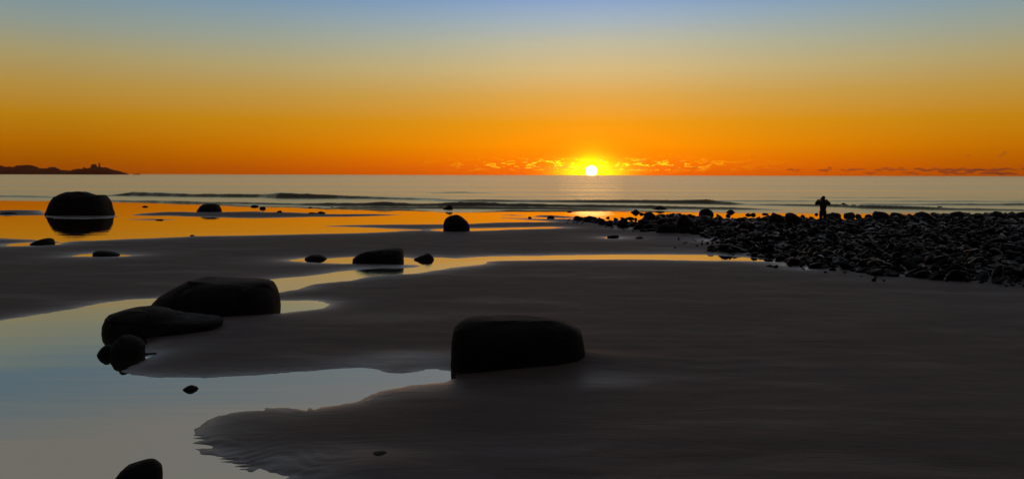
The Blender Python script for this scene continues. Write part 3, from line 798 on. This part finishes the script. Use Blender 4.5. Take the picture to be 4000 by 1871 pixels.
for i, (x0, x1, yt, yb, lab) in enumerate(SM):
    wd = (G(x1, yb) - G(x0, yb)).length
    big = (x1 - x0) > 45
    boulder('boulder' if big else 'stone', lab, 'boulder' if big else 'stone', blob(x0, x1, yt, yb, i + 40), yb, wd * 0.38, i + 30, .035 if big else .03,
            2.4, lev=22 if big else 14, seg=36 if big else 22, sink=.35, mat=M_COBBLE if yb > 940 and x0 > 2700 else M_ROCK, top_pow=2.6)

# ------------------------------------------------------------------ cobble field
def cobble_variant(seed, sub):
    bm = bmesh.new(); bmesh.ops.create_icosphere(bm, subdivisions=sub, radius=1.0)
    rnd = random.Random(seed); off = Vector((seed * 3.3, seed * 1.9, seed * 5.1))
    cuts = []
    for _ in range(10):
        nv = Vector((rnd.gauss(0, 1), rnd.gauss(0, 1), rnd.gauss(0, .8))).normalized(); cuts.append((nv, rnd.uniform(.38, .8)))
    for v in bm.verts:
        p = v.co.copy()
        for nv, dd in cuts:
            q = p.dot(nv)
            if q > dd: p -= nv * (q - dd) * 0.96
        p *= 1 + 0.16 * mnoise.noise(p * 1.4 + off) + 0.05 * mnoise.noise(p * 4 + off)
        v.co = p
    co = np.array([v.co[:] for v in bm.verts]); bm.verts.index_update()
    fc = np.array([[v.index for v in f.verts] for f in bm.faces])
    bm.free()
    return co, fc
VAR2 = [cobble_variant(k, 3) for k in range(14)]
VAR1 = [cobble_variant(k + 50, 2) for k in range(10)]
rng = np.random.default_rng(5)
cand = []
# density falls with distance so that cobbles keep a visible size
Nc = 120000
yy = 20 + (66 - 20) * rng.random(Nc); xx = -10 + 75 * rng.random(Nc)
ffv = sdist(FF, xx, yy)
keep = (ffv < 1.6) & (xx < yy * 0.95 + 3)
xx, yy, ffv = xx[keep], yy[keep], ffv[keep]
hz_, fz_ = sand_height(xx, yy)
placed = []; cell = {}
rs = 0.065 + 0.27 * rng.random(len(xx)) ** 3.6
order = np.argsort(-rs)
RKa = np.array(RK)
for i in order:
    x, y, r = xx[i], yy[i], rs[i]
    if fz_[i] < r * 0.25 and rng.random() < .9: continue
    if np.any(np.hypot(RKa[:, 0] - x, (RKa[:, 1] - y)) < RKa[:, 2] * .75 + r * .3): continue
    if ffv[i] > -0.6 and rng.random() < .45: continue
    if ffv[i] > 0 and (r > .16 or rng.random() < .93): continue
    cx, cy = int(x // .7), int(y // .7); ok = True
    for a in (-1, 0, 1):
        for b in (-1, 0, 1):
            for (qx, qy, qr) in cell.get((cx + a, cy + b), ()):
                if (qx - x) ** 2 + (qy - y) ** 2 < ((qr + r) * 0.72) ** 2: ok = False; break
            if not ok: break
        if not ok: break
    if not ok: continue
    cell.setdefault((cx, cy), []).append((x, y, r))
    placed.append((x, y, r, hz_[i]))
placed = np.array(placed)
print('cobbles', len(placed))
vis = (np.abs(placed[:, 0] / placed[:, 1]) < 0.66)
score = np.where(vis, placed[:, 2] / placed[:, 1], 0)
top = set(np.argsort(-score)[:200].tolist())
meshes2 = [mesh_from('cobble', co, fc, M_COBBLE) for co, fc in VAR2]
sv = []; sf = []; nvert = 0
from mathutils import Euler
for i, (x, y, r, h) in enumerate(placed):
    rnd = random.Random(i)
    eul = Euler((rnd.gauss(0, .38), rnd.gauss(0, .38), rnd.uniform(0, 6.28)))
    sc = Vector((r * rnd.uniform(.95, 1.7), r * rnd.uniform(.75, 1.15), r * rnd.uniform(.30, .70)))
    z = h + sc.z * rnd.uniform(.05, .6)
    if i in top:
        o = obj('cobble', meshes2[rnd.randrange(len(meshes2))])
        o.location = (x, y, z); o.rotation_euler = eul; o.scale = sc
        tag(o, 'dark wet cobble lying loose among the others in the rock field on the right', 'cobble', 'cobbles of the rock field')
    else:
        co, fc = VAR1[rnd.randrange(len(VAR1))]
        R = np.array(eul.to_matrix())
        p = (co * np.array(sc)) @ R.T + np.array([x, y, z])
        sv.append(p); sf.append(fc + nvert); nvert += len(p)
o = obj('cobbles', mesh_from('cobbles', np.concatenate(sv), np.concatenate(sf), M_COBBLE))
tag(o, 'mass of smaller dark wet cobbles filling the rock field on the right', 'cobbles', kind='stuff')

# ------------------------------------------------------------------ person with a camera, seen from behind
def skin_mesh(name, pts, edges, mat, sub=2, root=0):
    me = bpy.data.meshes.new(name + '_s'); bm = bmesh.new()
    lay = bm.verts.layers.skin.verify()
    vs = []
    for i, (x, y, z, rx, ry) in enumerate(pts):
        v = bm.verts.new((x, y, z)); v[lay].radius = (rx, ry); v[lay].use_root = (i == root); vs.append(v)
    for a, b in edges: bm.edges.new((vs[a], vs[b]))
    bm.to_mesh(me); bm.free()
    o = bpy.data.objects.new(name + '_s', me); COL.objects.link(o)
    o.modifiers.new('skin', 'SKIN').use_smooth_shade = True
    sm = o.modifiers.new('sub', 'SUBSURF'); sm.levels = sub; sm.render_levels = sub
    dg = bpy.context.evaluated_depsgraph_get()
    out = bpy.data.meshes.new_from_object(o.evaluated_get(dg)); out.name = name
    bpy.data.objects.remove(o); bpy.data.meshes.remove(me)
    out.materials.clear(); out.materials.append(mat)
    out.polygons.foreach_set('use_smooth', np.ones(len(out.polygons), dtype=bool))
    return out
def cloth_mat(name, c):
    m, t, b = principled(name)
    t.links.new(ramp(t, noise_tex(t, 30, 4, .6, mapped(t, (1, 1, 1))), [(.3, tuple(v * .7 for v in c[:3]) + (1,)), (.7, c)]), b.inputs['Base Color'])
    b.inputs['Roughness'].default_value = .85; b.inputs['Specular IOR Level'].default_value = .15
    return m
m_skin = cloth_mat('skin', (.30, .17, .12, 1)); m_jacket = cloth_mat('jacket_cloth', (.03, .035, .03, 1)); m_trousers = cloth_mat('trouser_cloth', (.018, .018, .022, 1))
m_boot = cloth_mat('boot_leather', (.012, .010, .009, 1)); m_cap = cloth_mat('knit_cap', (.022, .018, .018, 1)); m_cam = cloth_mat('camera_body', (.01, .01, .01, 1))
pp = G(3213, 872); PZ = max(ground_z(pp.x, pp.y), 0.0); pp = G(3213, 874, PZ)
per = empty('person', (pp.x, pp.y, PZ - .02)); per.rotation_euler = (0, 0, 0)
per.scale = (1.0, 1.0, 1.0)
tag(per, 'person in dark jacket standing on the rocks, elbows out, holding something to the face', 'person')
# body (faces +y)
bp = [(0, 0, .95, .15, .11), (0, 0, 1.18, .145, .10), (0, 0, 1.40, .17, .10), (0, .01, 1.50, .055, .055), (0, .03, 1.60, .075, .09), (0, .03, 1.70, .08, .095)]
be = [(0, 1), (1, 2), (2, 3), (3, 4), (4, 5)]
def add(parent_i, chain):
    k = parent_i
    for c in chain:
        bp.append(c); be.append((k, len(bp) - 1)); k = len(bp) - 1
    return k
HANDS = []
for sx in (-1, 1):
    add(0, [(sx * .10, 0, .86, .09, .09), (sx * .115, .01, .50, .062, .062), (sx * .12, -.01, .12, .045, .045), (sx * .12, .10, .05, .04, .035)])
    k = add(2, [(sx * .20, 0, 1.40, .06, .06), (sx * .43, .09, 1.26, .048, .048), (sx * .16, .25, 1.49, .032, .032), (sx * .10, .28, 1.55, .034, .02)])
    for f in range(4):
        add(k, [(sx * (.085 - .004 * f), .30, 1.565 + .018 * (f - 1.5), .010, .010), (sx * (.045 + .006 * abs(f - 1)), .325, 1.567 + .018 * (f - 1.5), .009, .009), (sx * .03, .30, 1.567 + .018 * (f - 1.5), .008, .008)])
    add(k, [(sx * .075, .265, 1.53, .011, .011), (sx * .045, .255, 1.53, .010, .010)])
obj('body', skin_mesh('body', bp, be, m_skin, 2), per)
# head details
def ell(name, c, r, mat, parent, sub=2):
    bm = bmesh.new(); bmesh.ops.create_icosphere(bm, subdivisions=sub, radius=1)
    for v in bm.verts: v.co = Vector((v.co.x * r[0] + c[0], v.co.y * r[1] + c[1], v.co.z * r[2] + c[2]))
    me = bpy.data.meshes.new(name); bm.to_mesh(me); bm.free(); me.materials.append(mat)
    me.polygons.foreach_set('use_smooth', np.ones(len(me.polygons), dtype=bool))
    return obj(name, me, parent)
ell('nose', (0, .135, 1.61), (.014, .022, .022), m_skin, per); ell('mouth', (0, .118, 1.565), (.024, .01, .008), m_cap, per)
for sx in (-1, 1):
    ell('ear', (sx * .082, .03, 1.62), (.012, .022, .032), m_skin, per); ell('eye', (sx * .032, .112, 1.645), (.013, .012, .010), m_cam, per)
ell('cap', (0, .015, 1.67), (.118, .13, .125), m_cap, per, 3)
jp = [(0, 0, .76, .21, .16), (0, 0, 1.0, .205, .16), (0, 0, 1.22, .26, .17), (0, 0, 1.38, .27, .15), (0, .0, 1.50, .17, .13), (0, .01, 1.60, .12, .11)]
je = [(0, 1), (1, 2), (2, 3), (3, 4), (4, 5)]
for sx in (-1, 1):
    n0 = len(jp); jp += [(sx * .26, 0, 1.39, .11, .11), (sx * .45, .08, 1.25, .11, .11), (sx * .20, .20, 1.55, .09, .09)]
    je += [(3, n0), (n0, n0 + 1), (n0 + 1, n0 + 2)]
obj('jacket', skin_mesh('jacket', jp, je, m_jacket, 2), per)
tp = [(0, 0, .90, .165, .12)]; te = []
for sx in (-1, 1):
    n0 = len(tp); tp += [(sx * .11, 0, .80, .14, .13), (sx * .12, .01, .48, .115, .11), (sx * .122, -.01, .12, .10, .10)]
    te += [(0, n0), (n0, n0 + 1), (n0 + 1, n0 + 2)]
    obj('boot', skin_mesh('boot', [(sx * .122, -.02, .16, .062, .062), (sx * .122, -.02, .055, .055, .055), (sx * .125, .09, .045, .05, .042), (sx * .125, .17, .04, .04, .032)], [(0, 1), (1, 2), (2, 3)], m_boot, 1), per)
obj('trousers', skin_mesh('trousers', tp, te, m_trousers, 2), per)
camt = empty('held_camera', per.matrix_basis @ Vector((0, .30, 1.60)))
camt.rotation_euler = (0, 0, 0)
tag(camt, 'small dark camera held up to the face by the standing person', 'camera')
obj('camera_body', box_me('camera_body', -.065, .065, -.03, .03, -.045, .045, m_cam, .004), camt)
cl = lathe_me('lens', [(.032, 0), (.032, .05), (.036, .052), (.036, .09)], m_cam, 16); lo = obj('lens', cl, camt); lo.location = (0, .031, 0); lo.rotation_euler = (-math.pi / 2, 0, 0)

# ------------------------------------------------------------------ clouds low over the horizon, far out at sea
def vol_mat(name, dens, col, g, absorb=None):
    m = bpy.data.materials.new(name); m.use_nodes = True; t = m.node_tree; t.nodes.clear()
    out = N(t, 'ShaderNodeOutputMaterial')
    v = N(t, 'ShaderNodeVolumePrincipled'); v.inputs['Density'].default_value = dens; v.inputs['Color'].default_value = col
    v.inputs['Anisotropy'].default_value = g
    t.links.new(v.outputs[0], out.inputs['Volume'])
    return m
DCL = 16000.0
def clouds(name, label, items, mat, seed):
    rnd = random.Random(seed); V = []; Fc = []; nv = 0
    bm = bmesh.new(); bmesh.ops.create_icosphere(bm, subdivisions=2, radius=1)
    base = [v.co.copy() for v in bm.verts]; bm.verts.index_update(); bf = np.array([[v.index for v in f.verts] for f in bm.faces]); bm.free()
    for (px, py, w, h) in items:
        if seed == 9 and px > 3000 and w > 40: h *= 1.7
        n = max(1, int(w / max(h, 1) * 1.2)); n = min(n, 9)
        for k in range(n):
            t = (k + .5) / n * 2 - 1
            cx = px + t * w * .5 * .8; cy = py + rnd.uniform(-.25, .25) * h + (-t * h * .3 if w < 60 else 0)
            rw = w / n * rnd.uniform(.55, 1.0); rh = h * .5 * rnd.uniform(.45, 1.0) * (1 - .4 * abs(t))
            yy_ = DCL + rnd.uniform(-900, 900); c = onplane(cx, cy, yy_); s_ = yy_ / FPX
            off = Vector((rnd.random() * 50, rnd.random() * 50, rnd.random() * 50))
            for b in base:
                q = b * (1 + .45 * mnoise.noise(b * 1.6 + off) + .2 * mnoise.noise(b * 4 + off))
                V.append((c.x + q.x * rw * s_, c.y + q.y * rw * s_, c.z + q.z * rh * s_))
            Fc.append(bf + nv); nv += len(base)
    o = obj(name, mesh_from(name, V, np.concatenate(Fc), mat)); tag(o, label, 'clouds', kind='stuff')
    return o
M_CG = vol_mat('gold_cloud', 0.003, (1, .98, .7, 1), .9); M_CD = vol_mat('grey_cloud', 0.0055, (.42, .28, .34, 1), .1)
gold = [(1950, 624, 16, 5), (1980, 624, 10, 4), (2016, 632, 14, 4), (2050, 630, 26, 7), (2085, 627, 12, 5), (2172, 624, 20, 6), (2262, 606, 11, 4),
        (2288, 627, 36, 5), (2340, 622, 34, 17), (2036, 657, 34, 6), (2096, 655, 30, 12), (2155, 656, 46, 13), (2184, 645, 14, 6), (2206, 654, 40, 18),
        (2246, 656, 36, 14), (2290, 652, 44, 16), (2350, 652, 60, 14), (2405, 659, 28, 9), (2411, 626, 10, 3), (2430, 630, 10, 5), (2454, 657, 18, 7), (2506, 628, 36, 9),
        (2500, 657, 44, 12), (2545, 658, 34, 10), (2590, 657, 36, 8), (2645, 616, 22, 9), (2665, 632, 22, 9), (2630, 652, 26, 10), (2660, 660, 26, 8), (2712, 626, 16, 6), (2760, 634, 28, 7)]
clouds('clouds', 'small sunlit clouds strung along the horizon around the sun', gold, M_CG, 3)
dark = [(3100, 665, 70, 9), (3228, 662, 60, 12), (3330, 664, 110, 9), (3480, 662, 150, 10), (3400, 676, 60, 8), (3650, 664, 180, 9), (3560, 677, 80, 8), (3780, 664, 160, 9), (3740, 676, 160, 9), (3900, 663, 170, 10), (3900, 677, 180, 9),
        (3990, 646, 34, 7), (4080, 662, 200, 12), (3291, 609, 20, 8), (3328, 609, 8, 4), (3782, 607, 18, 8), (3910, 607, 34, 9), (3926, 600, 12, 14), (3486, 616, 14, 4), (3581, 614, 12, 5), (3870, 602, 8, 5),
        (2943, 607, 16, 7), (2710, 657, 44, 7), (2980, 667, 50, 6), (1600, 637, 14, 4), (1687, 641, 16, 6), (1780, 654, 10, 4), (1238, 653, 26, 4), (1294, 647, 12, 4),
        (930, 650, 22, 7), (985, 578, 10, 4), (984, 571, 5, 3), (2690, 678, 20, 6), (2760, 677, 14, 5)]
clouds('cloud_bank', 'thin grey purple cloud bank low on the right horizon and scattered grey wisps', dark, M_CD, 9)

# ------------------------------------------------------------------ haze box added for a warm glow round the sun
hzm = vol_mat('glow_haze', 0.00007, (1.0, .45, .2, 1), .965)
hb = obj('haze', box_me('haze', -32500, 32500, -70, 5600, -2.2, 45, hzm))
tag(hb, 'thin haze added to give a warm glow round the sun', 'haze', kind='stuff')
